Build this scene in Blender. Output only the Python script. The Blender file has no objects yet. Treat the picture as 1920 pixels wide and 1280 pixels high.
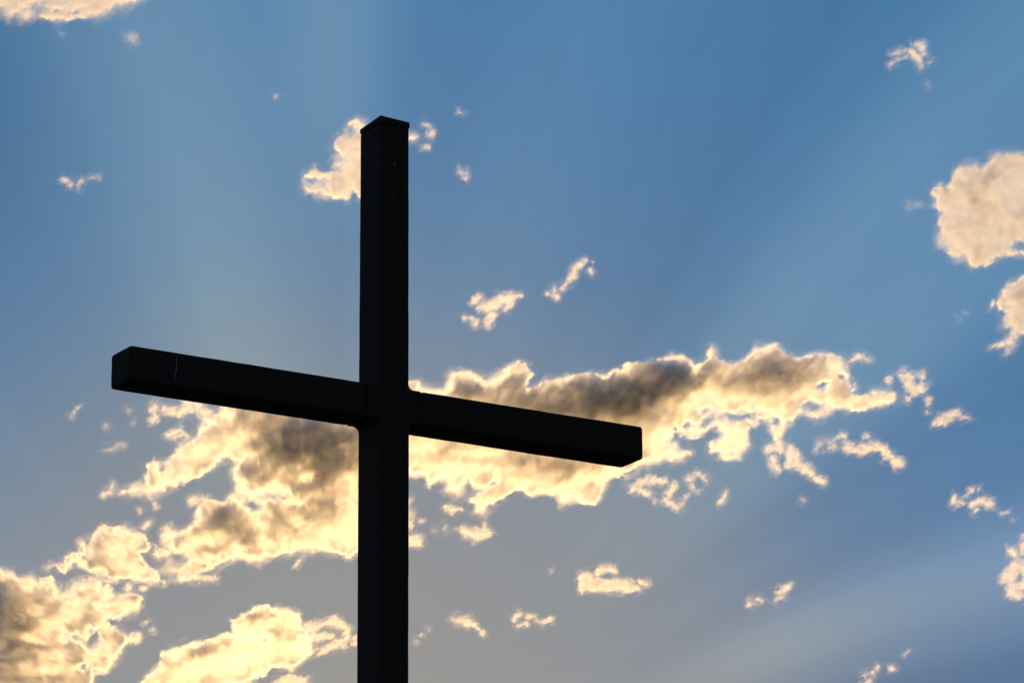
import bpy, bmesh, math, random
import numpy as np
from mathutils import Vector

random.seed(7)
sc = bpy.context.scene
COL = sc.collection

# ------------------------------------------------------------------ camera
F_PX, PITCH, ROLL = 8871.9, 0.28513, -0.00424       # focal length in 1920-px units
CAM = Vector((0, 0, 1.6))
fwd = Vector((0, math.cos(PITCH), math.sin(PITCH)))
r0 = Vector((1, 0, 0)); u0 = r0.cross(fwd)
rgt = r0 * math.cos(ROLL) + u0 * math.sin(ROLL)
upv = -r0 * math.sin(ROLL) + u0 * math.cos(ROLL)
cd = bpy.data.cameras.new('camera')
cam = bpy.data.objects.new('camera', cd); COL.objects.link(cam)
cd.sensor_width = 36.0
cd.lens = 36.0 * F_PX / 1920.0
cd.clip_start = 0.5; cd.clip_end = 60000.0
from mathutils import Matrix
m3 = Matrix((rgt, upv, -fwd)).transposed()
cam.matrix_world = Matrix.Translation(CAM) @ m3.to_4x4()
sc.camera = cam

def direction(px, py):
    return fwd + rgt * ((px - 960) / F_PX) + upv * ((640 - py) / F_PX)

# ------------------------------------------------------------------ sun, sky, exposure
SUN = direction(640, 1520).normalized()             # the sun stands just under the frame, behind the post
SUN_EL = math.asin(SUN.z); SUN_AZ = math.atan2(SUN.x, SUN.y)
ld = bpy.data.lights.new('sun', 'SUN'); ld.energy = 2.0; ld.angle = math.radians(0.5)
ld.color = (1.0, 0.60, 0.215)
sun = bpy.data.objects.new('sun', ld); COL.objects.link(sun)
sun.rotation_euler = (-SUN).to_track_quat('-Z', 'Y').to_euler()

w = bpy.data.worlds.new("World"); sc.world = w; w.use_nodes = True
nt = w.node_tree; N = nt.nodes; L = nt.links
for n in list(N): N.remove(n)
out = N.new('ShaderNodeOutputWorld'); bg = N.new('ShaderNodeBackground')
L.new(bg.outputs[0], out.inputs[0])
sky = N.new('ShaderNodeTexSky'); sky.sky_type = 'NISHITA'; sky.sun_disc = False
sky.sun_elevation = SUN_EL; sky.sun_rotation = SUN_AZ
sky.air_density = 1.0; sky.dust_density = 0.6; sky.ozone_density = 3.0
tc = N.new('ShaderNodeTexCoord'); D_ = tc.outputs['Generated']

def val(x):
    n = N.new('ShaderNodeValue'); n.outputs[0].default_value = x; return n.outputs[0]
def mth(op, a, b=None, c=None, clamp=False):
    n = N.new('ShaderNodeMath'); n.operation = op; n.use_clamp = clamp
    for i, q in enumerate((a, b, c)):
        if q is None: continue
        if isinstance(q, (int, float)): n.inputs[i].default_value = q
        else: L.new(q, n.inputs[i])
    return n.outputs[0]
def dot(v):
    n = N.new('ShaderNodeVectorMath'); n.operation = 'DOT_PRODUCT'
    L.new(D_, n.inputs[0]); n.inputs[1].default_value = v; return n.outputs['Value']
def smooth(x, a, b, lo=0.0, hi=1.0):
    n = N.new('ShaderNodeMapRange'); n.interpolation_type = 'SMOOTHSTEP'
    L.new(x, n.inputs[0])
    for i, q in enumerate((a, b, lo, hi)): n.inputs[i + 1].default_value = q
    return n.outputs[0]
# angular coordinates of a sky direction about the sun
sr = Vector((SUN.y, -SUN.x, 0)).normalized(); su = sr.cross(SUN).normalized()
dS, dR, dU = dot(SUN), dot(sr), dot(su)
ang = mth('ARCCOSINE', mth('MINIMUM', dS, 0.999999))           # angle from the sun
phi = mth('ARCTAN2', dR, dU)                                   # around the sun, 0 = straight above, + to the right
K = 1.0 / F_PX
ramp = N.new('ShaderNodeValToRGB')
L.new(mth('DIVIDE', ang, 2400 * K), ramp.inputs[0])
cr = ramp.color_ramp; cr.interpolation = 'B_SPLINE'
stops = [(0.00, (.36, .335, .29)), (0.12, (.31, .305, .295)), (0.22, (.272, .287, .305)), (0.30, (.240, .276, .322)), (0.37, (.185, .255, .345)),
         (0.45, (.122, .227, .375)), (0.56, (.094, .214, .395)), (0.68, (.076, .205, .40)), (0.85, (.058, .190, .385)), (1.0, (.06, .18, .36))]
cr.elements[0].position = 0.0; cr.elements[0].color = (*stops[0][1], 1)
cr.elements[1].position = 1.0; cr.elements[1].color = (*stops[-1][1], 1)
for p_, c_ in stops[1:-1]:
    e = cr.elements.new(p_); e.color = (*c_, 1)
# long soft beams of lit air that fan out from the sun
wob = N.new('ShaderNodeTexNoise'); wob.inputs['Scale'].default_value = 9.0; wob.inputs['Detail'].default_value = 2.0
L.new(D_, wob.inputs['Vector'])
phw = mth('ADD', phi, mth('MULTIPLY', mth('SUBTRACT', wob.outputs[0], 0.5), 0.10))
def beam(c, wd, amp, r_in, r_out):
    c, wd = math.radians(c), math.radians(wd)
    g = mth('SUBTRACT', phw, c); g = mth('DIVIDE', g, wd); g = mth('MULTIPLY', g, g)
    g = mth('EXPONENT', mth('MULTIPLY', g, -1.0))
    g = mth('MULTIPLY', g, smooth(ang, r_in * K, r_out * K))
    return mth('MULTIPLY', g, amp)
beams = [beam(41.5, 4.5, 0.055, 500, 1200), beam(49.5, 5, 0.065, 500, 1200), beam(70.5, 4.5, 0.075, 450, 950), beam(-1, 3.8, 0.066, 900, 1500),
         beam(-14, 9, 0.075, 450, 900), beam(-57, 9, 0.02, 400, 700), beam(16, 4, 0.012, 700, 1200), beam(88, 5, 0.02, 500, 900)]
darks = [beam(31, 5, 0.035, 700, 1300), beam(80, 5, 0.07, 500, 1100), beam(59, 4.5, 0.025, 700, 1200), beam(-33, 12, 0.095, 900, 1600),
         beam(7, 3.5, 0.02, 900, 1300)]
tot = beams[0]
for b in beams[1:]: tot = mth('ADD', tot, b)
dk = darks[0]
for b in darks[1:]: dk = mth('ADD', dk, b)
dk = mth('SUBTRACT', 1.0, mth('MULTIPLY', dk, 2.9))
soft = N.new('ShaderNodeTexNoise'); soft.inputs['Scale'].default_value = 16.0; soft.inputs['Detail'].default_value = 3.0
soft.inputs['Roughness'].default_value = 0.45; L.new(D_, soft.inputs['Vector'])
ray = N.new('ShaderNodeTexNoise'); ray.noise_dimensions = '1D'; ray.inputs['Scale'].default_value = 13.0; ray.inputs['Detail'].default_value = 2.5
L.new(phw, ray.inputs['W'])
rayk = mth('MULTIPLY', mth('MULTIPLY', mth('SUBTRACT', ray.outputs[0], 0.5), 0.14), smooth(ang, 300 * K, 1100 * K))
veil = mth('ADD', rayk, mth('ADD', mth('MULTIPLY', mth('SUBTRACT', soft.outputs[0], 0.5), 0.12), 1.0))
def vsc(col, s):
    n = N.new('ShaderNodeVectorMath'); n.operation = 'SCALE'; L.new(col, n.inputs[0])
    if isinstance(s, (int, float)): n.inputs['Scale'].default_value = s
    else: L.new(s, n.inputs['Scale'])
    return n.outputs[0]
def vadd(a, b):
    n = N.new('ShaderNodeVectorMath'); n.operation = 'ADD'; L.new(a, n.inputs[0]); L.new(b, n.inputs[1]); return n.outputs[0]
bc = N.new('ShaderNodeRGB'); bc.outputs[0].default_value = (0.90, 1.06, 0.55, 1)
near = vsc(vadd(vsc(vsc(ramp.outputs[0], dk), veil), vsc(bc.outputs[0], mth('MULTIPLY', tot, 0.8))), 1.68)
lowv = N.new('ShaderNodeRGB'); lowv.outputs[0].default_value = (0.7, 0.22, -0.75, 1)     # warmer, greyer air low down
near = vadd(near, vsc(lowv.outputs[0], mth('MULTIPLY', smooth(dU, 1000 * K, 250 * K), smooth(ang, 250 * K, 1000 * K, 0.012, 0.048))))
near = vadd(near, vsc(lowv.outputs[0], beam(71, 5.5, 0.075, 450, 950)))
near = vsc(near, 0.985)
SKY_K = 0.15
mx = N.new('ShaderNodeMix'); mx.data_type = 'RGBA'
L.new(smooth(ang, 0.30, 0.75), mx.inputs['Factor'])
L.new(vsc(near, 1.0 / SKY_K), mx.inputs['A']); L.new(vsc(sky.outputs[0], 1.68), mx.inputs['B'])   # 1.68 undoes the exposure below
L.new(mx.outputs['Result'], bg.inputs['Color']); bg.inputs['Strength'].default_value = SKY_K

sc.view_settings.view_transform = 'Standard'; sc.view_settings.look = 'None'
sc.view_settings.exposure = -0.70; sc.view_settings.gamma = 1.0
try: sc.view_settings.use_curve_mapping = False
except Exception: pass
sc.render.engine = 'CYCLES'
cy = sc.cycles
cy.use_denoising = True
cy.volume_bounces = 1; cy.max_bounces = 8; cy.transparent_max_bounces = 48

# ------------------------------------------------------------------ helpers
def tag(o, label=None, cat=None, group=None, kind=None):
    if label: o['label'] = label
    if cat: o['category'] = cat
    if group: o['group'] = group
    if kind: o['kind'] = kind

def solid(name, col, rough=0.85, col2=None, scale=6.0, bump=0.25, dist=0.004, spec=0.25):
    m = bpy.data.materials.new(name); m.use_nodes = True
    n, l = m.node_tree.nodes, m.node_tree.links
    b = n['Principled BSDF']; b.inputs['Roughness'].default_value = rough
    b.inputs['Specular IOR Level'].default_value = spec
    t = n.new('ShaderNodeTexCoord')
    a = n.new('ShaderNodeTexNoise'); a.inputs['Scale'].default_value = scale; a.inputs['Detail'].default_value = 8
    a.inputs['Roughness'].default_value = 0.65
    l.new(t.outputs['Object'], a.inputs['Vector'])
    r = n.new('ShaderNodeValToRGB'); l.new(a.outputs[0], r.inputs[0])
    r.color_ramp.elements[0].position = 0.35; r.color_ramp.elements[0].color = (*col, 1)
    r.color_ramp.elements[1].position = 0.7; r.color_ramp.elements[1].color = (*(col2 or col), 1)
    l.new(r.outputs[0], b.inputs['Base Color'])
    f = n.new('ShaderNodeTexNoise'); f.inputs['Scale'].default_value = scale * 9; f.inputs['Detail'].default_value = 6
    l.new(t.outputs['Object'], f.inputs['Vector'])
    bp = n.new('ShaderNodeBump'); bp.inputs['Strength'].default_value = bump; bp.inputs['Distance'].default_value = dist
    l.new(f.outputs[0], bp.inputs['Height']); l.new(bp.outputs[0], b.inputs['Normal'])
    return m

# ------------------------------------------------------------------ ground
bpy_me = bpy.data.meshes.new('ground'); bm = bmesh.new()
bmesh.ops.create_grid(bm, x_segments=40, y_segments=40, size=20000)
bm.to_mesh(bpy_me); bm.free()
g = bpy.data.objects.new('ground', bpy_me); COL.objects.link(g)
g.data.materials.append(solid('dry_grass', (.035, .045, .018), .95, (.07, .075, .03), 0.4, .5, .05))
tag(g, kind='structure')

# ------------------------------------------------------------------ cross
X0, Z0, YAW = -1.0369, 12.75978, 0.54775
AD, AH, AL, AR, TOP, B = 0.36775, 0.3087, 2.59161, 2.60424, 2.64832, 0.30
cross = bpy.data.objects.new('cross', None); COL.objects.link(cross)
cross.location = (X0, 40.0, 0.0); cross.rotation_euler = (0, 0, YAW)
tag(cross, 'tall dark weathered cross with square arms, black against the bright evening sky', 'cross')
wood = solid('weathered_dark_timber', (.011, .0062, .0045), .9, (.019, .011, .0085), 14.0, .6, .006, .12)
pale = solid('pale_dried_paint', (.07, .10, .15), .8, (.05, .075, .12), 30.0, .3, .002)
cream = solid('faint_fleck', (.035, .036, .042), .9, (.03, .03, .035), 30.0)

def vnoise(p, s, seed=0.0):
    from mathutils import noise
    return noise.noise(Vector((p.x * s + seed, p.y * s, p.z * s - seed)))

def prism(name, outline, parent, mat, y0=0.0, y1=AD, bevel=0.016, cut=0.12, rough=0.0022, seed=0.0, seg=3):
    """outline in (s, z) extruded through the beam's depth, edges worn round, faces slightly uneven"""
    bm = bmesh.new()
    a = [bm.verts.new((s, y0, z)) for s, z in outline]
    b = [bm.verts.new((s, y1, z)) for s, z in outline]
    n = len(outline)
    bm.faces.new(a); bm.faces.new(b[::-1])
    for i in range(n):
        bm.faces.new((a[i], b[i], b[(i + 1) % n], a[(i + 1) % n]))
    bmesh.ops.recalc_face_normals(bm, faces=bm.faces)
    bmesh.ops.bevel(bm, geom=[e for e in bm.edges if e.calc_face_angle(0) > 0.5], offset=bevel, segments=seg,
                    affect='EDGES', profile=0.6, clamp_overlap=True)
    zs = [v.co for v in bm.verts]
    for ax in range(3):                                         # cut into short lengths so wear can move the surface
        lo, hi = min(c[ax] for c in zs), max(c[ax] for c in zs)
        k = int((hi - lo) / cut)
        no = Vector((0, 0, 0)); no[ax] = 1
        for i in range(1, k + 1):
            co = Vector((0, 0, 0)); co[ax] = lo + (hi - lo) * i / (k + 1)
            bmesh.ops.bisect_plane(bm, geom=bm.verts[:] + bm.edges[:] + bm.faces[:], plane_co=co, plane_no=no)
    bm.normal_update()
    for v in bm.verts:
        d = vnoise(v.co, 5, seed) * rough + vnoise(v.co, 21, seed) * rough * .8
        v.co += v.normal * d
    for f in bm.faces: f.smooth = True
    me = bpy.data.meshes.new(name); bm.to_mesh(me); bm.free()
    me.materials.append(mat)
    o = bpy.data.objects.new(name, me); COL.objects.link(o); o.parent = parent
    try: me.set_sharp_from_angle(angle=math.radians(35))
    except Exception: pass
    return o

hb, hh = B / 2, AH / 2
S, FL, GAP = 0.272, 0.046, 0.0022
def fil(cx, cz, a0, a1, r=FL, k=5):
    return [(cx + r * math.cos(math.radians(a0 + (a1 - a0) * i / k)), cz + r * math.sin(math.radians(a0 + (a1 - a0) * i / k))) for i in range(k + 1)]
hub = [(-S, Z0 - hh), (S, Z0 - hh), (S, Z0 + hh)]
hub += fil(hb + FL, Z0 + hh + FL, 270, 180)
hub += [(hb - .005, Z0 + TOP - .075), (-hb + .004, Z0 + TOP - .075)]
hub += fil(-hb - FL, Z0 + hh + FL, 0, -90)
hub += [(-S, Z0 + hh)]
prism('upper_post', hub, cross, wood, bevel=0.012, seed=3)
low = [(-hb, -0.3), (hb, -0.3)]
low += fil(hb + FL, Z0 - hh - FL - GAP, 180, 90)
low += fil(-hb - FL, Z0 - hh - FL - GAP, 90, 0)
prism('lower_post', low, cross, wood, bevel=0.012, seed=5)
prism('arm', [(-AL, Z0 - hh), (-S - GAP, Z0 - hh), (-S - GAP, Z0 + hh), (-AL, Z0 + hh)], cross, wood, bevel=0.032, seed=13)
prism('arm', [(S + GAP, Z0 - hh), (AR, Z0 - hh), (AR, Z0 + hh), (S + GAP, Z0 + hh)], cross, wood, bevel=0.032, seed=17)
cap = prism('cap', [(-hb - .002, Z0 + TOP - .0745), (hb + .004, Z0 + TOP - .0745), (hb + .004, Z0 + TOP), (-hb - .002, Z0 + TOP)], cross, wood,
            y0=-.004, y1=AD + .004, bevel=0.014, seed=21)
for v in cap.data.vertices:                                     # the cap's top slopes down from its near corner
    if v.co.z > Z0 + TOP - .03:
        v.co.z -= .016 * (v.co.x + hb) / B + .024 * max(0, v.co.y) / AD

def streak(name, pts, wd, mat, parent, y=-0.0035):
    bm = bmesh.new(); rows = []
    for i, (s, z) in enumerate(pts):
        ww = wd * (0.55 + 0.6 * random.random()) * (0.4 if i in (0, len(pts) - 1) else 1)
        rows.append([bm.verts.new((s - ww, y + .004, z)), bm.verts.new((s - ww * .4, y, z)), bm.verts.new((s + ww * .4, y, z)), bm.verts.new((s + ww, y + .004, z))])
    for a, b in zip(rows, rows[1:]):
        for j in range(3): bm.faces.new((a[j], a[j + 1], b[j + 1], b[j]))
    bmesh.ops.recalc_face_normals(bm, faces=bm.faces)
    me = bpy.data.meshes.new(name); bm.to_mesh(me); bm.free(); me.materials.append(mat)
    o = bpy.data.objects.new(name, me); COL.objects.link(o); o.parent = parent
    return o
zt = Z0 + hh
streak('paint_drip', [(-2.160, zt - .012), (-2.148, zt - .03), (-2.147, zt - .07), (-2.150, zt - .11), (-2.148, zt - .15), (-2.156, zt - .19), (-2.163, zt - .235), (-2.172, zt - .27)], .0055, pale, cross)
streak('paint_drip', [(-2.55, zt - .03), (-2.549, zt - .07)], .003, cream, cross)
streak('paint_drip', [(2.45, Z0 + .01), (2.452, Z0 - .03), (2.455, Z0 - .075)], .003, cream, cross)
streak('paint_fleck', [(-.01, Z0 + 2.235), (-.005, Z0 + 2.215), (.004, Z0 + 2.19)], .010, pale, cross)
streak('paint_fleck', [(-.02, Z0 + 1.95), (-.018, Z0 + 1.92), (-.016, Z0 + 1.90)], .005, cream, cross)
streak('paint_fleck', [(.02, Z0 + .02), (.04, Z0 + .01)], .006, cream, cross)

# ------------------------------------------------------------------ clouds: real volumes with their own distance and thickness
def hsh(ix, iy, seed):
    h = (ix.astype(np.int64) * 374761393 + iy.astype(np.int64) * 668265263 + seed * 1442695041) & 0xffffffff
    h = ((h ^ (h >> 13)) * 1274126177) & 0xffffffff
    h = (h ^ (h >> 16)) & 0xffffffff
    return h / 4294967295.0 * 2 * np.pi
def gnoise(x, y, seed):
    ix, iy = np.floor(x), np.floor(y); fx, fy = x - ix, y - iy
    ux = fx * fx * fx * (fx * (fx * 6 - 15) + 10); uy = fy * fy * fy * (fy * (fy * 6 - 15) + 10)
    def gd(dx, dy):
        a = hsh(ix + dx, iy + dy, seed); return np.cos(a) * (fx - dx) + np.sin(a) * (fy - dy)
    a = gd(0, 0) * (1 - ux) + gd(1, 0) * ux; b = gd(0, 1) * (1 - ux) + gd(1, 1) * ux
    return (a * (1 - uy) + b * uy) * 1.5
def fbm(x, y, s, seed, octv=5, rough=.55, billow=False):
    t = 0; a = 1; tt = 0
    for o in range(octv):
        n = gnoise(x / s, y / s, seed + o * 17)
        if billow: n = 1 - 2.4 * np.abs(n)
        t = t + a * n; tt += a; a *= rough; s *= .5
    return t / tt
def seg_dist(x, y, p, q):
    ax, ay = p[:2]; bx, by = q[:2]; dx, dy = bx - ax, by - ay
    t = np.clip(((x - ax) * dx + (y - ay) * dy) / max(1e-6, dx * dx + dy * dy), 0, 1)
    return np.hypot(x - ax - t * dx, y - ay - t * dy), t
def poly_sd(x, y, P):
    d = np.full(x.shape, 1e9); ins = np.zeros(x.shape, bool); n = len(P)
    for i in range(n):
        p, q = P[i], P[(i + 1) % n]
        dd, _ = seg_dist(x, y, p, q); d = np.minimum(d, dd)
        c = (p[1] > y) != (q[1] > y)
        if p[1] != q[1]: ins ^= c & (x < (q[0] - p[0]) * (y - p[1]) / (q[1] - p[1]) + p[0])
    return np.where(ins, d, -d)

MATS = {}
def cloud_mat(sig, g):
    k = (sig, g)
    if k not in MATS:
        m = bpy.data.materials.new('cloud_vapour'); m.use_nodes = True
        n, l = m.node_tree.nodes, m.node_tree.links
        for q in list(n): n.remove(q)
        o = n.new('ShaderNodeOutputMaterial'); v = n.new('ShaderNodeVolumeScatter')
        v.inputs['Color'].default_value = (1, 1, 1, 1); v.inputs['Density'].default_value = sig
        v.inputs['Anisotropy'].default_value = g
        l.new(v.outputs[0], o.inputs['Volume'])
        MATS[k] = m
    return MATS[k]

def tr(org, s, P):
    return [(org[0] + p[0] / s, org[1] + p[1] / s, *[v / s for v in p[2:3]]) for p in P]

CN = [0]
def cloud(label, polys=(), strokes=(), holes=(), thick=(), glow=(), t0=1.25, amp=10, sc_=60, edge=14, var=.55, sig=.05, g=.75,
          dist=2600, step=2.0, lean=-28, stretch=.6, seed=None, group='clouds in the evening sky', faint=1.0):
    CN[0] += 1; seed = seed or CN[0] * 101
    xs = []; ys = []
    for P in polys: xs += [p[0] for p in P]; ys += [p[1] for p in P]
    for S_ in strokes:
        for p in S_: xs += [p[0] - p[2], p[0] + p[2]]; ys += [p[1] - p[2], p[1] + p[2]]
    m = amp * 1.2 + 6
    x0, x1, y0, y1 = min(xs) - m, max(xs) + m, min(ys) - m, max(ys) + m
    nx, ny = int((x1 - x0) / step) + 2, int((y1 - y0) / step) + 2
    X, Y = np.meshgrid(x0 + np.arange(nx) * step, y0 + np.arange(ny) * step)
    a = math.radians(lean); ca, sa = math.cos(a), math.sin(a)
    U = (X * ca + Y * sa) * stretch; V = -X * sa + Y * ca
    wx = fbm(U, V, sc_ * 1.3, seed + 500, 3) * sc_ * .35; wy = fbm(U, V, sc_ * 1.3, seed + 700, 3) * sc_ * .35
    U2, V2 = U + wx, V + wy
    e = np.full(X.shape, -1e9)
    for P in polys: e = np.maximum(e, poly_sd(X, Y, P))
    for S_ in strokes:
        if len(S_) == 1:
            p = S_[0]; e = np.maximum(e, p[2] - np.hypot(X - p[0], Y - p[1])); continue
        for p, q in zip(S_, S_[1:]):
            d, t = seg_dist(X, Y, p, q); e = np.maximum(e, p[2] * (1 - t) + q[2] * t - d)
    for h in holes:                                             # (x, y, rx, ry, tilt)
        hx, hy, rx, ry, ti = h; c, s_ = math.cos(math.radians(ti)), math.sin(math.radians(ti))
        du, dv = (X - hx) * c + (Y - hy) * s_, -(X - hx) * s_ + (Y - hy) * c
        d = (np.sqrt((du / rx) ** 2 + (dv / ry) ** 2) - 1) * min(rx, ry)
        e = np.minimum(e, d)
    fine = fbm(U2, V2, sc_, seed, 6, .66) + .45 * fbm(U, V, sc_ * .28, seed + 77, 4, .7)
    e2 = e + amp * (.40 if polys else .45) + amp * fine * (1.25 if polys else 2.1) + amp * .35 * fbm(X, Y, sc_ * .3, seed + 31, 4, .65, True)
    tex = fbm(U2, V2, sc_ * 1.1, seed + 900, 7, .70) * 1.1
    bil = fbm(X + wx, Y + wy, sc_ * .8, seed + 1300, 6, .68, True)
    if polys:
        el = edge * np.clip(.85 + 2.4 * fbm(X, Y, sc_ * 1.5, seed + 5100, 4, .6), .34, 1.9)   # some rims are crisp, some trail off
        prof = np.clip(e2 / (el * 1.3), 0, 1) ** 1.5
        core = np.clip((e2 - el * .5) / (el * 1.4), 0, 1)
        tau = prof * t0 * (.45 + (1.05 + 2.2 * var * tex + 1.5 * var * bil) * core)
        tau = np.maximum(tau, prof * .28 * t0)
    else:
        prof = np.clip(e2 / (edge * 1.35), 0, 1) ** 1.45
        tau = t0 * .88 * prof * np.exp(np.clip(var * 2.6 * tex + var * 1.1 * bil, -1.8, 1.1))
    deep = np.clip(e2 / ((el if polys else edge) * 1.6), 0, 1)
    nz = np.clip(1 + .7 * tex + .3 * bil, .2, 2)
    wf = fbm(X, Y, sc_ * .45, seed + 4100, 4, .65) * sc_ * .30
    def blob(b):
        bx, by, rx, ry, ti = b[:5]; c, s_ = math.cos(math.radians(ti)), math.sin(math.radians(ti))
        xx, yy = X + wx * .4 + wf - bx, Y + wy * .4 + wf - by
        du, dv = xx * c + yy * s_, -xx * s_ + yy * c
        return np.exp(-((du / rx) ** 2 + (dv / ry) ** 2) ** 1.15)
    for b in thick:                                             # (x, y, rx, ry, tilt, extra)
        tau = tau + .47 * b[5] * blob(b) * deep * (.6 + .4 * nz)
    for b in glow:                                              # half-clear stretches that let the sun through
        k = np.clip(1.3 * blob(b) * (.9 + 1.2 * tex), 0, 1) * (b[5] if len(b) > 5 else .9)
        tau = tau * (1 - k) + k * .95 * prof * np.exp(np.clip(1.1 * tex + .5 * bil, -1.1, .7))
    fr = 10 if polys else 9                                     # a thin torn fringe round the body
    tau = np.where(e2 > 0, tau, 0) + (.13 if polys else .26) * min(1, t0) * np.clip((e2 + fr) / (fr * 1.6), 0, 1) ** 1.5 * np.clip(.8 + 3.5 * tex, 0, 2.4)
    tau = tau * faint
    tau[0, :] = tau[-1, :] = 0; tau[:, 0] = tau[:, -1] = 0
    H = tau / sig                                               # metres of vapour along the line of sight
    rel = fbm(X, Y, sc_ * 2.2, seed + 2000, 3) * (18 if sig < .08 else 8)
    split = np.clip(.5 + .3 * fbm(X, Y, sc_ * 1.5, seed + 2300, 3), .2, .8)
    lat = dist / F_PX
    on = tau > 0.004
    cell = on[:-1, :-1] | on[1:, :-1] | on[:-1, 1:] | on[1:, 1:]
    use = np.zeros(tau.shape, bool)
    use[:-1, :-1] |= cell; use[1:, :-1] |= cell; use[:-1, 1:] |= cell; use[1:, 1:] |= cell
    H = np.where(on, H, 0)
    Rv, Uv, Fv, Cv = (np.array(v) for v in (rgt, upv, fwd, CAM))
    base = Cv + dist * Fv
    def world(depth):
        s = (dist + depth) / dist
        k = (dist + depth)[..., None]
        return Cv + k * (Fv + ((X - 960) / F_PX)[..., None] * Rv + ((640 - Y) / F_PX)[..., None] * Uv)
    front = world(rel - H * split); back = world(rel + H * (1 - split))
    idf = np.full(tau.shape, -1); ii = np.flatnonzero(use.ravel())
    idf.ravel()[ii] = np.arange(len(ii)); idb = idf.copy()
    jj = np.flatnonzero(on.ravel()); idb.ravel()[jj] = len(ii) + np.arange(len(jj))
    verts = np.concatenate([front.reshape(-1, 3)[ii], back.reshape(-1, 3)[jj]])
    cy_, cx_ = np.nonzero(cell)
    def tris(idm, flip):
        A, B_, C_, D2 = idm[cy_, cx_], idm[cy_, cx_ + 1], idm[cy_ + 1, cx_ + 1], idm[cy_ + 1, cx_]
        alt = ((cy_ + cx_) % 2 == 0)[:, None]
        t1 = np.where(alt, np.stack([A, D2, C_], 1), np.stack([A, D2, B_], 1))
        t2 = np.where(alt, np.stack([A, C_, B_], 1), np.stack([B_, D2, C_], 1))
        t = np.concatenate([t1, t2]); o = np.concatenate([t1 * 0 + 0, t2 * 0 + 1])
        return t[:, ::-1] if flip else t
    tf, tb = tris(idf, False), tris(idb, True)
    # a triangle whose three corners have no thickness is the same in front and behind: drop both
    flat = ~(on.ravel()[ii][tf].any(1))
    tf, tb = tf[~flat], tb[~flat]
    T = np.concatenate([tf, tb])
    used = np.unique(T); mp = np.full(len(verts), -1); mp[used] = np.arange(len(used))
    verts = verts[used]; T = mp[T]
    org = verts.mean(0); verts = verts - org
    me = bpy.data.meshes.new('cloud')
    me.vertices.add(len(verts)); me.vertices.foreach_set('co', verts.astype(np.float32).ravel())
    me.loops.add(len(T) * 3); me.loops.foreach_set('vertex_index', T.astype(np.int32).ravel())
    me.polygons.add(len(T)); me.polygons.foreach_set('loop_start', np.arange(0, len(T) * 3, 3, dtype=np.int32))
    me.update(calc_edges=True)
    me.materials.append(cloud_mat(sig, g))
    o = bpy.data.objects.new('cloud', me); COL.objects.link(o); o.location = org
    tag(o, label, 'cloud', group)
    return o

#CLOUDS
c1 = lambda P: tr((0, 880), 3.2, P)
c2 = lambda P: tr((120, 720), 3.2, P)
c3 = lambda P: tr((740, 620), 3.2, P)
c4 = lambda P: tr((1240, 600), 3.2, P)
c5 = lambda P: tr((740, 920), 3.2, P)
c6 = lambda P: tr((840, 460), 6.4, P)
c7 = lambda P: tr((540, 180), 5.333, P)
c8 = lambda P: tr((0, 0), 3.2, P)
cr_ = lambda P: tr((1320, 880), 3.2, P)
ck = lambda P: tr((1620, 260), 6.4, P)
cl = lambda P: tr((1620, 480), 6.4, P)
cj = lambda P: tr((1620, 40), 6.4, P)
def bl(org, s, T):
    return [(org[0] + t[0] / s, org[1] + t[1] / s, t[2] / s, t[3] / s, *t[4:]) for t in T]
SMALL = 'small scattered clouds'

# big ragged cloud left of the post
cloud('big ragged golden cloud with a dark grey heart, below the left cross arm',
      polys=[c2([(1000, 60), (960, 150), (880, 225), (800, 295), (750, 350), (690, 368), (655, 430), (600, 455), (540, 435), (500, 480), (500, 540),
                 (485, 600), (420, 618), (345, 640), (345, 656), (420, 652), (480, 655), (540, 665), (620, 628), (700, 600), (780, 560),
                 (860, 510), (930, 462), (1000, 440), (1045, 480), (1010, 540), (1040, 600), (1050, 655), (1040, 685), (1020, 672), (970, 712), (940, 727), (870, 700),
                 (800, 760), (770, 830), (720, 870), (650, 905), (600, 960), (560, 1040), (610, 1060), (590, 1110), (640, 1140),
                 (720, 1160), (850, 1115), (930, 1072), (1040, 1022), (1100, 1050), (1170, 1068), (1250, 1030), (1350, 1012), (1450, 1000),
                 (1560, 998), (1650, 1010), (1700, 1020), (1760, 985), (1840, 970), (1900, 900), (1900, 200), (1700, 200), (1300, 100)])],
      holes=bl((120, 720), 3.2, [(1285, 672, 62, 22, 5), (690, 1045, 50, 34, -25), (590, 520, 20, 35, 0), (1130, 728, 22, 16, 0)]),
      glow=bl((120, 720), 3.2, [(1360, 975, 260, 30, 0), (1730, 860, 60, 170, 0), (830, 950, 120, 40, -15), (880, 1050, 120, 26, -18), (1060, 340, 90, 60, -30), (830, 400, 90, 40, -20), (1090, 440, 60, 40, 0),
                                 (1600, 900, 120, 50, -20), (1400, 830, 40, 40, 0), (1170, 850, 40, 30, 0), (1450, 560, 60, 25, -20), (720, 480, 60, 60, -40), (560, 530, 30, 50, 20), (1740, 640, 40, 90, 0)]),
      thick=bl((120, 720), 3.2, [(1560, 320, 330, 160, 0, 5.0), (1400, 420, 170, 100, -10, 2.6), (1650, 560, 100, 60, 0, 1.0), (1190, 300, 80, 110, 20, 1.6),
                                 (940, 810, 110, 80, 0, 3.2), (1070, 920, 110, 70, 30, 2.4), (1120, 560, 130, 60, 0, 2.0),
                                 (1500, 620, 130, 100, 0, 1.5), (1280, 800, 60, 60, 0, 1.0), (1640, 480, 130, 60, 0, 1.3)]),
      t0=1.55, amp=11, sc_=46, edge=13, var=.6, g=.79, sig=.09, dist=2500)
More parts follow.
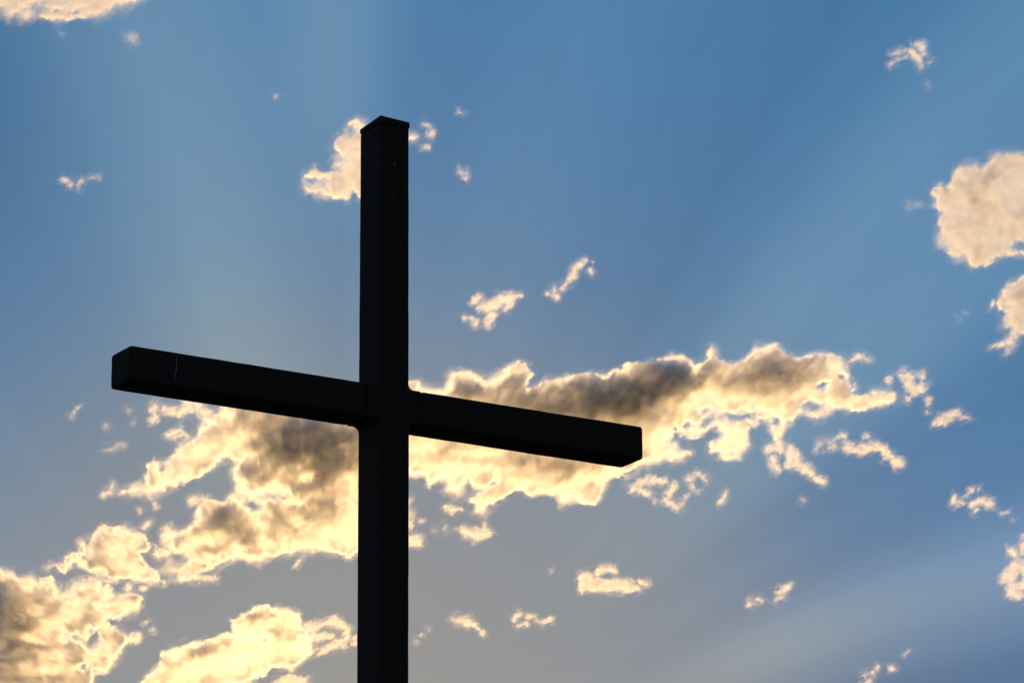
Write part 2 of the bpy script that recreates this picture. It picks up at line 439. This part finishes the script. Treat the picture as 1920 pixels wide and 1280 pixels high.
cloud('round golden cloud puff standing left of the big ragged cloud, above the bottom left cloud',
      polys=[c2([(150, 930), (230, 860), (300, 865), (370, 845), (440, 870), (490, 930), (495, 990), (440, 1010), (470, 1070), (530, 1120), (600, 1180),
                 (520, 1192), (430, 1190), (340, 1160), (220, 1145), (150, 1120), (110, 1080), (140, 1010)])],
      strokes=[c2([(150, 1090, 18), (60, 1040, 18), (0, 1100, 16), (-60, 1080, 12), (-110, 1105, 8)]), c2([(110, 960, 16), (120, 1010, 14)])],
      holes=bl((120, 720), 3.2, [(500, 1050, 28, 40, -20)]),
      glow=bl((120, 720), 3.2, [(390, 1100, 120, 34, 12), (430, 960, 46, 60, 20), (290, 1000, 60, 40, 0), (350, 1000, 50, 50, 0), (220, 890, 60, 24, -20), (490, 1130, 40, 26, 0)]),
      thick=bl((120, 720), 3.2, [(260, 930, 80, 40, -20, 1.2), (230, 1040, 60, 50, 0, .7)]),
      t0=1.55, amp=9, sc_=34, edge=11, g=.78, var=.6, sig=.09, dist=2550)
cloud('ragged strip of peach wisps touching the underside of the left cross arm',
      strokes=[c2([(540, 145, 28), (540, 205, 24)]), c2([(600, 160, 18), (690, 175, 24), (760, 140, 30), (740, 90, 30)]), c2([(800, 130, 36), (860, 210, 28)])],
      t0=.62, amp=7, sc_=22, edge=10, var=.6, sig=.045, dist=2700, group=SMALL)
cloud('small curled wisp between the left cross arm wisps and the big ragged cloud',
      strokes=[c2([(625, 305, 20), (700, 275, 18), (735, 310, 12)]), c2([(650, 320, 14), (700, 300, 14)])], t0=.55, amp=5, sc_=16, edge=8, sig=.045, dist=2700, group=SMALL)
cloud('tiny hook shaped wisp off the left tip of the big ragged cloud',
      strokes=[c2([(235, 660, 12), (275, 645, 18), (290, 600, 12)])], t0=.7, amp=4, sc_=14, edge=7, sig=.035, dist=2650, group=SMALL)
cloud('faint pair of pale specks below the left tip of the cross arm',
      strokes=[c2([(85, 140, 18)]), c2([(40, 192, 18)]), c2([(60, 165, 10)])], t0=.3, amp=4, sc_=14, edge=9, sig=.035, dist=2700, group=SMALL)
cloud('thin faint smear of vapour left of the curled wisp',
      strokes=[c2([(240, 392, 14), (300, 385, 12), (345, 365, 20)]), c2([(410, 225, 16)]), c2([(260, 250, 22)]), c2([(390, 160, 16)])], t0=.30, amp=5, sc_=16, edge=10, sig=.035, dist=2700, group=SMALL)
cloud('tiny peach specks between the big ragged cloud and the round golden puff',
      strokes=[c2([(550, 730, 20)]), c2([(480, 860, 18), (512, 825, 16)]), c2([(460, 755, 12)])], t0=.55, amp=4, sc_=14, edge=8, sig=.035, dist=2650, group=SMALL)
cloud('dull rose smudge in the blue gap of the big ragged cloud',
      strokes=[c2([(770, 690, 30), (840, 700, 30)])], t0=.42, amp=6, sc_=18, edge=12, sig=.035, dist=2800, group=SMALL)
cloud('lone speck of cloud with a ragged tail left of the big ragged cloud base',
      strokes=[c2([(620, 890, 34), (600, 940, 14)]), c2([(545, 965, 14), (560, 1010, 16)]), c2([(700, 1170, 12), (820, 1162, 14), (900, 1158, 10)])], t0=.7, amp=7, sc_=16, edge=8, sig=.035, dist=2560, group=SMALL)
cloud('tiny tuft under the base of the big ragged cloud close to the post',
      strokes=[c2([(1400, 1085, 12), (1420, 1050, 16)])], t0=.4, amp=5, sc_=14, edge=8, sig=.035, dist=2600, group=SMALL)
cloud('two small tufts hanging under the round golden puff',
      strokes=[c1([(770, 700, 20)]), c1([(858, 716, 18)]), c1([(700, 670, 16), (620, 660, 12), (480, 655, 10)])], t0=.5, amp=5, sc_=14, edge=8, sig=.035, dist=2600, group=SMALL)

# bottom left corner
cloud('heavy golden cloud, shaded brown on its left, filling the bottom left corner',
      polys=[c1([(-90, 590), (0, 600), (70, 612), (110, 662), (180, 640), (230, 660), (300, 645), (330, 690), (370, 740), (430, 722), (450, 682),
                 (540, 668), (590, 665), (610, 710), (650, 690), (680, 745), (740, 762), (830, 772), (858, 830), (820, 860), (740, 880),
                 (690, 895), (640, 900), (670, 950), (740, 965), (755, 1030), (720, 1090), (690, 1150), (640, 1215), (560, 1200), (545, 1240), (540, 1340), (-90, 1340)])],
      holes=bl((0, 880), 3.2, [(562, 1005, 34, 50, 20), (450, 1005, 60, 22, 10), (500, 1190, 34, 30, 0), (670, 785, 35, 10, -20)]),
      glow=bl((0, 880), 3.2, [(430, 880, 130, 34, -25), (290, 945, 100, 30, -20), (640, 1080, 80, 50, -40), (620, 740, 50, 60, -50), (470, 800, 100, 28, -15), (200, 1020, 70, 22, 10), (350, 1110, 70, 40, 0), (740, 830, 80, 30, -15), (560, 1130, 60, 36, 0), (230, 850, 60, 30, -20), (640, 930, 50, 40, 0), (170, 700, 60, 40, 0), (300, 1200, 120, 30, 0)]),
      thick=bl((0, 880), 3.2, [(-30, 880, 150, 190, 0, 4.5), (50, 1100, 130, 80, 0, 2.0), (20, 650, 60, 30, 0, .9), (330, 810, 70, 30, -20, .8),
                               (230, 1245, 110, 20, 0, 1.0), (180, 950, 60, 40, 0, .5), (640, 810, 60, 50, 0, .5), (0, 1240, 90, 60, 0, 2.2)]),
      t0=1.65, amp=11, sc_=42, edge=13, g=.775, var=.6, sig=.09, dist=2400)
cloud('small blob of peach cloud off the right side of the bottom left cloud',
      strokes=[c1([(785, 1010, 28), (820, 1008, 24)]), c1([(915, 960, 11)]), c1([(877, 920, 12)])], t0=.75, amp=5, sc_=16, edge=8, sig=.035, dist=2500, group=SMALL)
cloud('dazzling white and gold cloud cut by the bottom edge, left of the post',
      polys=[c1([(820, 1330), (880, 1250), (950, 1200), (980, 1100), (1050, 1070), (1110, 1040), (1180, 1042), (1260, 1020), (1330, 990), (1390, 980), (1400, 912),
                 (1460, 880), (1520, 830), (1590, 812), (1640, 832), (1720, 840), (1780, 870), (1820, 930), (1850, 990), (1890, 1022), (1860, 1090),
                 (1800, 1150), (1740, 1170), (1640, 1182), (1590, 1220), (1540, 1255), (1470, 1290), (1400, 1330)])],
      holes=bl((0, 880), 3.2, [(1700, 1025, 50, 8, 5), (1810, 1025, 26, 16, 0)]),
      glow=bl((0, 880), 3.2, [(1450, 1130, 300, 62, -12, .9), (1560, 960, 190, 36, -28), (1760, 900, 50, 60, 30), (1150, 1230, 100, 45, -10), (1780, 1080, 90, 50, -10), (1290, 1180, 220, 50, -8), (1060, 1110, 60, 36, 0), (1500, 850, 60, 24, -30), (1440, 960, 60, 30, -30)]),
      thick=bl((0, 880), 3.2, [(1650, 905, 95, 24, -25, 3.2), (1190, 1110, 100, 34, -20, 3.0), (1500, 900, 70, 26, -35, 2.6), (1390, 1030, 80, 24, -20, 2.2), (1560, 1230, 60, 20, -20, 1.5), (1070, 1160, 40, 24, 0, 1.5)]),
      t0=1.4, amp=9, sc_=38, edge=10, g=.8, var=.6, sig=.09, dist=2350)
cloud('lacy net of orange wisps right against the left edge of the post near the bottom',
      strokes=[c1([(1840, 960, 30), (1930, 925, 24), (2010, 920, 24), (2080, 950, 20), (2090, 1010, 20), (2000, 1060, 16), (1930, 1090, 22)]),
               c1([(1900, 1000, 20), (1990, 1000, 16), (2060, 1060, 14)]), c1([(2130, 1010, 12), (2125, 1050, 14)])],
      t0=.6, amp=7, sc_=18, edge=9, var=.8, sig=.045, dist=2360, group=SMALL)
cloud('bright tuft cut by the bottom edge right of the dazzling cloud',
      strokes=[c1([(1690, 1290, 40), (1760, 1275, 40), (1830, 1300, 30)]), c1([(1740, 1195, 10)])], t0=.9, amp=7, sc_=20, edge=9, sig=.045, dist=2360, group=SMALL)

# long bank right of the post
cloud('long cloud bank with dark slate top and glowing gold base, behind the right cross arm',
      polys=[c3([(-60, 280), (60, 300), (110, 303), (150, 308), (190, 340), (240, 345), (290, 350), (325, 290), (340, 250), (400, 242), (450, 245), (500, 270), (540, 285),
                 (600, 265), (650, 243), (690, 215), (740, 197), (790, 212), (818, 258), (800, 300), (775, 330), (800, 350), (850, 335), (900, 310),
                 (960, 295), (1010, 285), (1040, 265), (1080, 270), (1120, 253), (1180, 253), (1230, 285), (1280, 280), (1310, 250), (1360, 235),
                 (1400, 195), (1450, 188), (1500, 190), (1560, 185), (1620, 170), (1670, 150), (1730, 162), (1780, 190), (1800, 222), (1850, 195), (1885, 155)]) +
             c4([(285, 205), (305, 160), (330, 205), (355, 250), (420, 265), (480, 250), (520, 210), (560, 158), (620, 155), (680, 148), (725, 185), (750, 218),
                 (800, 232), (870, 208), (940, 205), (1010, 200), (1080, 212), (1100, 262), (1120, 320), (1150, 350), (1172, 400), (1140, 440), (1200, 455),
                 (1260, 428), (1330, 425), (1400, 440), (1415, 485), (1330, 520), (1240, 530), (1190, 545), (1100, 545), (1030, 550), (970, 600), (920, 582),
                 (850, 560), (815, 560), (790, 600), (760, 645), (740, 690), (680, 712), (645, 670), (640, 615), (600, 605), (560, 640), (530, 630),
                 (520, 700), (530, 765), (480, 790), (480, 838), (400, 850), (330, 800), (290, 790), (290, 735), (350, 690), (330, 640),
                 (250, 690), (190, 700), (110, 690), (80, 640), (75, 720), (110, 770), (175, 785), (130, 830), (60, 850), (0, 850)]) +
             c3([(1500, 805), (1400, 850), (1330, 880), (1260, 920), (1250, 960), (1195, 1030), (1130, 1020), (1060, 1010), (1000, 1055), (960, 1000), (900, 980),
                 (830, 1000), (780, 955), (720, 948), (640, 1010), (580, 1050), (530, 1100), (480, 1090), (500, 1030), (450, 1020), (500, 980), (560, 950),
                 (625, 915), (590, 885), (530, 950), (480, 930), (440, 885), (410, 960), (380, 992), (310, 960), (290, 900), (200, 925), (180, 880), (90, 872), (-60, 890)])],
      holes=bl((1240, 600), 3.2, [(970, 385, 38, 26, -30), (1075, 340, 20, 18, 0), (900, 510, 60, 26, 10), (1150, 380, 10, 26, 0), (260, 540, 34, 12, -10),
                                  (160, 630, 34, 20, 0), (270, 610, 50, 18, -40), (440, 580, 70, 20, 0), (690, 620, 14, 26, 0)]),
      glow=bl((740, 620), 3.2, [(380, 830, 320, 34, 3), (150, 700, 100, 60, 0), (810, 925, 180, 32, 6), (1100, 915, 160, 34, -18), (1290, 840, 100, 30, -28), (1570, 650, 90, 60, -20), (1860, 400, 100, 55, -25), (1030, 990, 70, 40, 0), (560, 1040, 40, 50, 30), (500, 740, 120, 30, 0)]) +
           bl((1240, 600), 3.2, [(450, 480, 200, 32, 2), (240, 455, 80, 40, -30), (165, 530, 60, 34, -45), (410, 690, 90, 70, 0), (400, 760, 70, 40, 0), (700, 560, 70, 30, 0), (1025, 290, 40, 50, 0), (1340, 470, 80, 34, 0), (10, 710, 70, 70, 0), (820, 450, 80, 30, -20), (1120, 490, 120, 30, 0)]),
      thick=bl((740, 620), 3.2, [(1180, 470, 380, 120, -12, 4.2), (1440, 340, 280, 120, -18, 3.8), (760, 430, 260, 60, 5, 2.0), (1080, 330, 160, 50, -10, 1.8), (1660, 235, 150, 50, 0, 4.0), (1400, 240, 80, 40, -15, 2.5), (1780, 340, 130, 70, -15, 2.8), (1500, 470, 170, 80, -10, 1.8),
                                 (1130, 330, 150, 50, -15, 2.2), (620, 330, 200, 40, -15, 3.6), (390, 350, 100, 60, 0, 2.8), (740, 290, 60, 40, 0, 1.5), (800, 420, 300, 60, 5, 1.6), (930, 800, 240, 55, 4, 1.6), (480, 740, 140, 30, 5, 1.0),
                                 (2000, 320, 70, 60, 0, 1.2)]) +
            bl((1240, 600), 3.2, [(610, 290, 80, 60, 0, 3.2), (480, 370, 160, 60, -10, 1.8), (860, 255, 120, 30, -5, 3.0), (1000, 225, 60, 18, 0, 1.8), (730, 290, 80, 40, 0, 2.0),
                                  (230, 310, 90, 40, -20, 2.8), (-20, 420, 160, 70, -30, 2.6), (780, 340, 160, 40, 0, 1.2), (0, 270, 80, 30, 0, 2.5)]),
      t0=1.5, amp=9, sc_=42, edge=12, g=.80, var=.5, sig=.09, dist=2500)
cloud('orange fluff of cloud tucked against the right edge of the post below the arm',
      strokes=[c5([(60, 60, 30), (70, 200, 30), (100, 215, 14)]), c5([(60, 310, 40), (130, 300, 34)])], t0=.6, amp=7, sc_=18, edge=9, sig=.045, dist=2500, group=SMALL)
cloud('flat peach scrap just below the glowing base, nearest to the post',
      strokes=[c5([(310, 100, 14), (345, 112, 22), (395, 108, 12)])], t0=.7, amp=5, sc_=14, edge=8, sig=.035, dist=2520, group=SMALL)
cloud('peach scrap with a small horn, below and right of the flat peach scrap',
      strokes=[c5([(415, 240, 26), (480, 262, 28), (555, 252, 24)]), c5([(543, 240, 9), (543, 195, 8)])], t0=.75, amp=6, sc_=16, edge=8, sig=.035, dist=2520, group=SMALL)
cloud('two faint orange specks between the post and the horned peach scrap',
      strokes=[c5([(300, 230, 14), (305, 205, 10)]), c5([(245, 240, 13)]), c5([(160, 180, 14)])], t0=.4, amp=4, sc_=12, edge=8, sig=.035, dist=2520, group=SMALL)
cloud('bright oblong cloud floating alone low between the post and the right side',
      strokes=[c5([(1125, 580, 22), (1150, 525, 46)]), c5([(1170, 560, 36), (1300, 565, 38), (1420, 570, 34), (1450, 580, 20)]), c5([(1470, 540, 18), (1510, 558, 12)]), c5([(1215, 480, 16), (1260, 465, 12), (1320, 478, 10)])],
      t0=1.1, amp=5, sc_=18, edge=8, var=.5, sig=.045, dist=2450, group=SMALL)
cloud('small fish shaped cloud low beside the post on its right',
      strokes=[c5([(345, 772, 10), (385, 775, 24), (450, 785, 26), (490, 810, 8)]), c5([(490, 815, 8), (530, 850, 7)])], t0=.75, amp=5, sc_=14, edge=8, sig=.035, dist=2500, group=SMALL)
cloud('broken ring of little puffs right of the fish shaped cloud',
      strokes=[c5([(742, 745, 26), (718, 778, 10)]), c5([(740, 806, 8), (785, 800, 16)]), c5([(790, 755, 7), (840, 755, 8)]), c5([(860, 775, 14), (900, 785, 12), (930, 770, 16)])], t0=.65, amp=4, sc_=12, edge=8, sig=.035, dist=2500, group=SMALL)
cloud('three faint specks in a rising line close to the post near the bottom',
      strokes=[c5([(155, 865, 14)]), c5([(205, 828, 12)]), c5([(135, 905, 9)])], t0=.35, amp=3, sc_=10, edge=8, sig=.035, dist=2500, group=SMALL)
cloud('single faint dot above and left of the bright oblong cloud',
      strokes=[c5([(945, 490, 12)])], t0=.3, amp=3, sc_=10, edge=8, sig=.035, dist=2500, group=SMALL)

# wisps right of the bank
cloud('pale wisp over the right end of the long cloud bank',
      strokes=[c4([(1132, 250, 12), (1180, 215, 20), (1245, 232, 14)])], t0=.5, amp=5, sc_=14, edge=8, sig=.035, dist=2600, group=SMALL)
cloud('ragged peach tuft off the right tip of the long cloud bank',
      strokes=[c4([(1440, 320, 28), (1480, 350, 36), (1510, 420, 34), (1565, 400, 24), (1560, 330, 14)]), c4([(1480, 470, 12)]), c4([(1370, 355, 16)])], t0=.62, amp=7, sc_=18, edge=9, sig=.045, dist=2600, group=SMALL)
cloud('tiny speck under the ragged peach tuft',
      strokes=[c4([(1605, 480, 22), (1600, 510, 12)]), c4([(1590, 548, 9)])], t0=.55, amp=4, sc_=12, edge=8, sig=.035, dist=2600, group=SMALL)
cloud('arched wisp of cloud right of the ragged peach tuft',
      strokes=[c4([(1640, 610, 18), (1700, 590, 34), (1770, 555, 26), (1800, 580, 14), (1860, 585, 10)])], t0=.55, amp=6, sc_=16, edge=9, sig=.045, dist=2600, group=SMALL)
cloud('short leaning wisp below the long cloud bank, left of the streaming scrap',
      strokes=[c4([(930, 775, 14), (955, 740, 16), (1030, 715, 16), (1085, 690, 18)]), c4([(975, 790, 8), (1040, 750, 10)])], t0=.5, amp=5, sc_=14, edge=8, sig=.035, dist=2600, group=SMALL)
cloud('streaming peach scrap falling to the right, outermost below the long cloud bank',
      strokes=[c4([(1125, 760, 24), (1200, 780, 30), (1310, 755, 28), (1350, 800, 26), (1420, 850, 32)]), c4([(1235, 690, 12)])], t0=.68, amp=7, sc_=18, edge=9, sig=.045, dist=2600, group=SMALL)
cloud('fluffy peach scrap trailing a tail down right, under the middle of the bank',
      strokes=[c4([(640, 770, 24), (710, 765, 36)]), c4([(670, 830, 26), (690, 890, 26)]), c4([(780, 765, 20), (790, 830, 44), (760, 870, 28)]), c4([(800, 850, 36), (880, 895, 26), (920, 945, 18), (975, 972, 12)])],
      t0=.9, amp=5, sc_=18, edge=8, sig=.045, dist=2600, group=SMALL)
cloud('orange arc of thin cloud under the tip of the right cross arm',
      strokes=[c3([(1420, 955, 16), (1480, 915, 26), (1560, 895, 22), (1630, 905, 16)]), c3([(1480, 960, 18), (1550, 1020, 14)]), c3([(1680, 925, 16), (1640, 990, 16), (1630, 1020, 18), (1700, 1055, 20), (1755, 1000, 12)])],
      t0=.62, amp=6, sc_=16, edge=8, sig=.045, dist=2550, group=SMALL)
cloud('small peach cap of cloud just right of the orange arc',
      strokes=[c3([(1770, 890, 18), (1820, 865, 20), (1865, 890, 14)]), c3([(1790, 930, 14), (1815, 955, 10)])], t0=.58, amp=5, sc_=14, edge=8, sig=.035, dist=2550, group=SMALL)
cloud('short upright splinter of cloud right of the orange arc',
      strokes=[c4([(345, 1095, 14), (375, 1065, 15), (388, 1030, 10)])], t0=.5, amp=4, sc_=12, edge=8, sig=.035, dist=2550, group=SMALL)
cloud('lone tiny dot below the fluffy scrap with the tail',
      strokes=[c4([(850, 1078, 15)])], t0=.42, amp=4, sc_=12, edge=8, sig=.035, dist=2550, group=SMALL)
cloud('jellyfish shaped peach cloud with a thin raised arm, near the right edge',
      strokes=[cr_([(1500, 160, 12), (1505, 200, 20), (1550, 198, 16)]), cr_([(1555, 165, 7), (1625, 112, 7)]), cr_([(1640, 140, 6), (1655, 110, 6)]), cr_([(1610, 205, 22), (1650, 190, 26), (1720, 200, 28)]), cr_([(1630, 235, 14), (1625, 265, 8)]), cr_([(1740, 205, 14)])],
      t0=.65, amp=5, sc_=14, edge=8, sig=.035, dist=2600, group=SMALL)
cloud('thin flat dash right of the jellyfish shaped cloud',
      strokes=[cr_([(1790, 260, 10), (1830, 254, 9)]), cr_([(1858, 298, 9)])], t0=.45, amp=3, sc_=12, edge=7, sig=.035, dist=2600, group=SMALL)
cloud('peach cloud cut by the right edge in the lower part of the sky',
      strokes=[cr_([(1865, 495, 26), (1870, 520, 12)]), cr_([(1920, 420, 22), (1930, 500, 26)]), cr_([(1855, 590, 38), (1840, 660, 50), (1860, 720, 40), (1895, 745, 26)]), cr_([(1860, 580, 30), (1950, 570, 40), (1960, 680, 50), (1910, 700, 30)])],
      holes=bl((1320, 880), 3.2, [(1890, 650, 14, 30, 20)]),
      t0=.85, amp=8, sc_=22, edge=11, sig=.045, dist=2500)
cloud('pair of slim leaning wisps low on the right of the picture',
      strokes=[cr_([(275, 800, 16), (320, 775, 20), (350, 785, 12)]), cr_([(440, 735, 16), (480, 715, 20), (525, 685, 12)]), cr_([(430, 785, 10), (460, 770, 12)])], t0=.58, amp=5, sc_=14, edge=8, sig=.035, dist=2500, group=SMALL)
cloud('small curled wisp touching the bottom edge at the lower right',
      strokes=[cr_([(970, 1235, 14), (1005, 1215, 14), (1040, 1200, 8), (1045, 1180, 8)]), cr_([(960, 1285, 20), (990, 1275, 16)])], t0=.55, amp=4, sc_=12, edge=7, sig=.035, dist=2500, group=SMALL)
cloud('tiny round dot right of the curled wisp at the bottom edge',
      strokes=[cr_([(1130, 1195, 20)])], t0=.5, amp=4, sc_=12, edge=8, sig=.035, dist=2500, group=SMALL)
cloud('tiny bright dash above the round dot at the lower right',
      strokes=[cr_([(1200, 1110, 7), (1228, 1090, 7)])], t0=.5, amp=2, sc_=10, edge=7, sig=.035, dist=2500, group=SMALL)

# upper sky
cloud('bright peach cloud half hidden behind the top of the post',
      polys=[c7([(690, 225), (770, 235), (860, 280), (1000, 330), (1020, 700), (980, 900), (860, 1000), (720, 1010), (665, 960), (590, 1040), (520, 1040), (430, 1030), (330, 1020),
                 (240, 1012), (150, 950), (140, 880), (125, 850), (160, 780), (270, 708), (320, 752), (400, 762), (462, 740), (430, 680), (470, 620), (500, 560), (432, 510),
                 (470, 450), (530, 380), (600, 335), (608, 280)])],
      glow=bl((540, 180), 5.333, [(620, 530, 90, 70, 0), (400, 880, 120, 60, 0), (600, 650, 60, 90, 10), (220, 960, 50, 30, 0), (700, 420, 50, 80, 0), (560, 950, 80, 40, 0)]),
      holes=bl((540, 180), 5.333, [(240, 850, 50, 22, -10)]),
      t0=1.0, amp=6, sc_=26, edge=12, var=.4, sig=.05, dist=2700)
cloud('faint peach puffs just right of the top of the post',
      strokes=[c7([(1180, 420, 60), (1260, 420, 40), (1310, 415, 16)]), c7([(1370, 280, 36), (1430, 320, 26), (1440, 385, 40), (1390, 370, 28)]), c7([(1345, 515, 26), (1400, 515, 34)])],
      t0=.5, amp=4, sc_=16, edge=10, sig=.045, dist=2700, group=SMALL)
cloud('tiny faint tuft high right of the post top',
      strokes=[c7([(1710, 160, 24), (1750, 180, 18)])], t0=.4, amp=4, sc_=12, edge=9, sig=.035, dist=2700, group=SMALL)
cloud('small V shaped tuft right of the post and below its top',
      strokes=[c7([(1715, 740, 18), (1750, 800, 32)]), c7([(1785, 750, 14), (1775, 830, 20)])], t0=.52, amp=4, sc_=12, edge=9, sig=.035, dist=2700, group=SMALL)
cloud('bright puff in mid sky between the post and the slender wisp',
      strokes=[c6([(320, 640, 50), (310, 690, 40)]), c6([(370, 600, 30)]), c6([(370, 750, 60), (480, 740, 75), (600, 670, 85), (730, 620, 75)]), c6([(720, 700, 60), (690, 770, 30)]), c6([(520, 830, 60), (480, 950, 42)]),
               c6([(810, 620, 14), (890, 605, 28)]), c6([(345, 900, 20), (320, 950, 30)]), c6([(285, 870, 20)]), c6([(210, 860, 16)])],
      t0=.95, amp=3, sc_=18, edge=9, sig=.045, dist=2700, group=SMALL)
cloud('slender wisp leaning up right in mid sky',
      strokes=[c6([(1280, 510, 26), (1270, 560, 34)]), c6([(1200, 585, 22), (1310, 610, 40)]), c6([(1370, 520, 32), (1450, 420, 46), (1530, 290, 44), (1640, 190, 36)]), c6([(1520, 390, 34)]), c6([(1735, 200, 26)]), c6([(1700, 290, 36), (1730, 340, 22)])],
      t0=.7, amp=2.6, sc_=16, edge=8, sig=.045, dist=2700, group=SMALL)
cloud('pale flat bottomed cloud cut by the top left corner',
      polys=[c8([(-80, -90), (900, -90), (880, -10), (865, 8), (800, 30), (750, 72), (700, 60), (640, 95), (570, 122), (480, 112), (400, 128), (300, 115), (200, 125), (130, 130),
                 (90, 110), (50, 140), (15, 125), (-80, 60)])],
      glow=bl((0, 0), 3.2, [(520, 30, 120, 60, 0, .6), (60, 60, 60, 60, -40, .5), (250, 40, 80, 40, 0, .4)]),
      holes=bl((0, 0), 3.2, [(345, 65, 40, 10, 5)]),
      thick=[(110, -20, 70, 14, 0, .8)],
      t0=.9, amp=7, sc_=36, edge=15, var=.4, sig=.09, dist=2800)
cloud('very faint smudge under the top left cloud, the larger of two',
      strokes=[c8([(770, 220, 30), (800, 240, 34)])], t0=.22, amp=4, sc_=14, edge=12, sig=.035, dist=2800, group=SMALL)
cloud('very faint smudge close under the top left cloud, the smaller of two',
      strokes=[c8([(358, 198, 20)])], t0=.15, amp=4, sc_=14, edge=10, sig=.035, dist=2800, group=SMALL)
cloud('little twin puff alone in the blue at the left edge',
      strokes=[c8([(380, 1075, 18), (420, 1095, 26)]), c8([(475, 1100, 26), (472, 1125, 14)]), c8([(545, 1070, 10), (585, 1055, 18)])], t0=.45, amp=4, sc_=14, edge=10, sig=.035, dist=2800, group=SMALL)
cloud('tiny faint dot high between the left edge and the post',
      strokes=[c8([(1650, 578, 20)])], t0=.2, amp=3, sc_=12, edge=10, sig=.035, dist=2800, group=SMALL)
cloud('bird shaped cloud high in the top right of the sky',
      strokes=[cj([(310, 525, 30), (430, 455, 32)]), cj([(340, 410, 38), (490, 345, 32)]), cj([(470, 450, 24), (520, 420, 26)]), cj([(570, 370, 50), (650, 430, 60)]), cj([(640, 290, 50), (700, 310, 72), (710, 390, 44)]), cj([(660, 460, 46), (680, 540, 46)]), cj([(770, 520, 18), (825, 480, 16)]), cj([(560, 280, 22)])],
      t0=.75, amp=2.4, sc_=18, edge=8, sig=.045, dist=2700, group=SMALL)
cloud('faint dot under the bird shaped cloud',
      strokes=[cj([(750, 765, 34)])], t0=.28, amp=3, sc_=12, edge=10, sig=.035, dist=2700, group=SMALL)
cloud('big puffy round cloud cut by the right edge in the upper sky',
      polys=[ck([(800, 640), (860, 560), (935, 520), (975, 580), (1020, 540), (1060, 460), (1100, 380), (1170, 312), (1280, 270), (1400, 262), (1500, 195), (1620, 160), (1750, 160), (1880, 165), (2200, 170), (2200, 1440)]) +
             cl([(1900, 0), (1700, 20), (1560, 60), (1450, 120), (1350, 132), (1285, 148), (1200, 65), (1100, 75), (1040, 0), (960, -60)]) +
             ck([(880, 1280), (865, 1150), (885, 1040), (870, 900), (830, 820), (860, 740)])],
      holes=bl((1620, 260), 6.4, [(1900, 1290, 60, 36, 0)]),
      glow=bl((1620, 260), 6.4, [(1130, 480, 60, 80, 15, .8), (1130, 830, 110, 80, 20, .8), (1840, 550, 70, 80, 0, .7), (1270, 1150, 100, 70, 0, .6), (1640, 230, 100, 50, 15, .6), (1500, 1000, 100, 60, 0, .5), (1700, 1100, 80, 90, 0, .5)]),
      thick=bl((1620, 260), 6.4, [(1400, 450, 170, 110, -20, 1.5), (1560, 360, 90, 70, 0, .8), (1250, 660, 110, 120, 0, .8), (950, 640, 80, 60, 0, .5), (1800, 330, 80, 60, 0, .6)]),
      t0=.85, amp=6, sc_=32, edge=12, var=.4, sig=.09, dist=2600)
cloud('faint smudge left of the big puffy round cloud',
      strokes=[ck([(550, 800, 60), (700, 780, 40)])], t0=.16, amp=4, sc_=16, edge=14, sig=.035, dist=2700, group=SMALL)
cloud('peach cloud with a hooked foot at the right edge, under the big puffy cloud',
      polys=[cl([(2200, 120), (1990, 180), (1920, 212), (1850, 270), (1740, 300), (1650, 392), (1610, 490), (1580, 560), (1620, 660), (1682, 640), (1662, 760), (1632, 860),
                 (1700, 920), (1690, 990), (1600, 1060), (1600, 1110), (1690, 1090), (1680, 1215), (1740, 1205), (1820, 1110), (1832, 1030), (1900, 970), (2200, 900)])],
      strokes=[cl([(1520, 620, 16), (1560, 550, 20)]), cl([(1520, 1095, 10), (1600, 1060, 16)])],
      glow=bl((1620, 480), 6.4, [(1700, 560, 50, 220, 0, .7), (1770, 900, 50, 120, 0, .5), (1640, 570, 40, 60, 0, .5)]),
      thick=bl((1620, 480), 6.4, [(1890, 450, 70, 140, 15, 1.2)]),
      t0=.85, amp=5, sc_=26, edge=12, var=.4, sig=.09, dist=2600)
cloud('faint dot left of the cloud with the hooked foot',
      strokes=[cl([(1220, 685, 24)]), cl([(1140, 740, 20)])], t0=.25, amp=3, sc_=12, edge=10, sig=.035, dist=2700, group=SMALL)
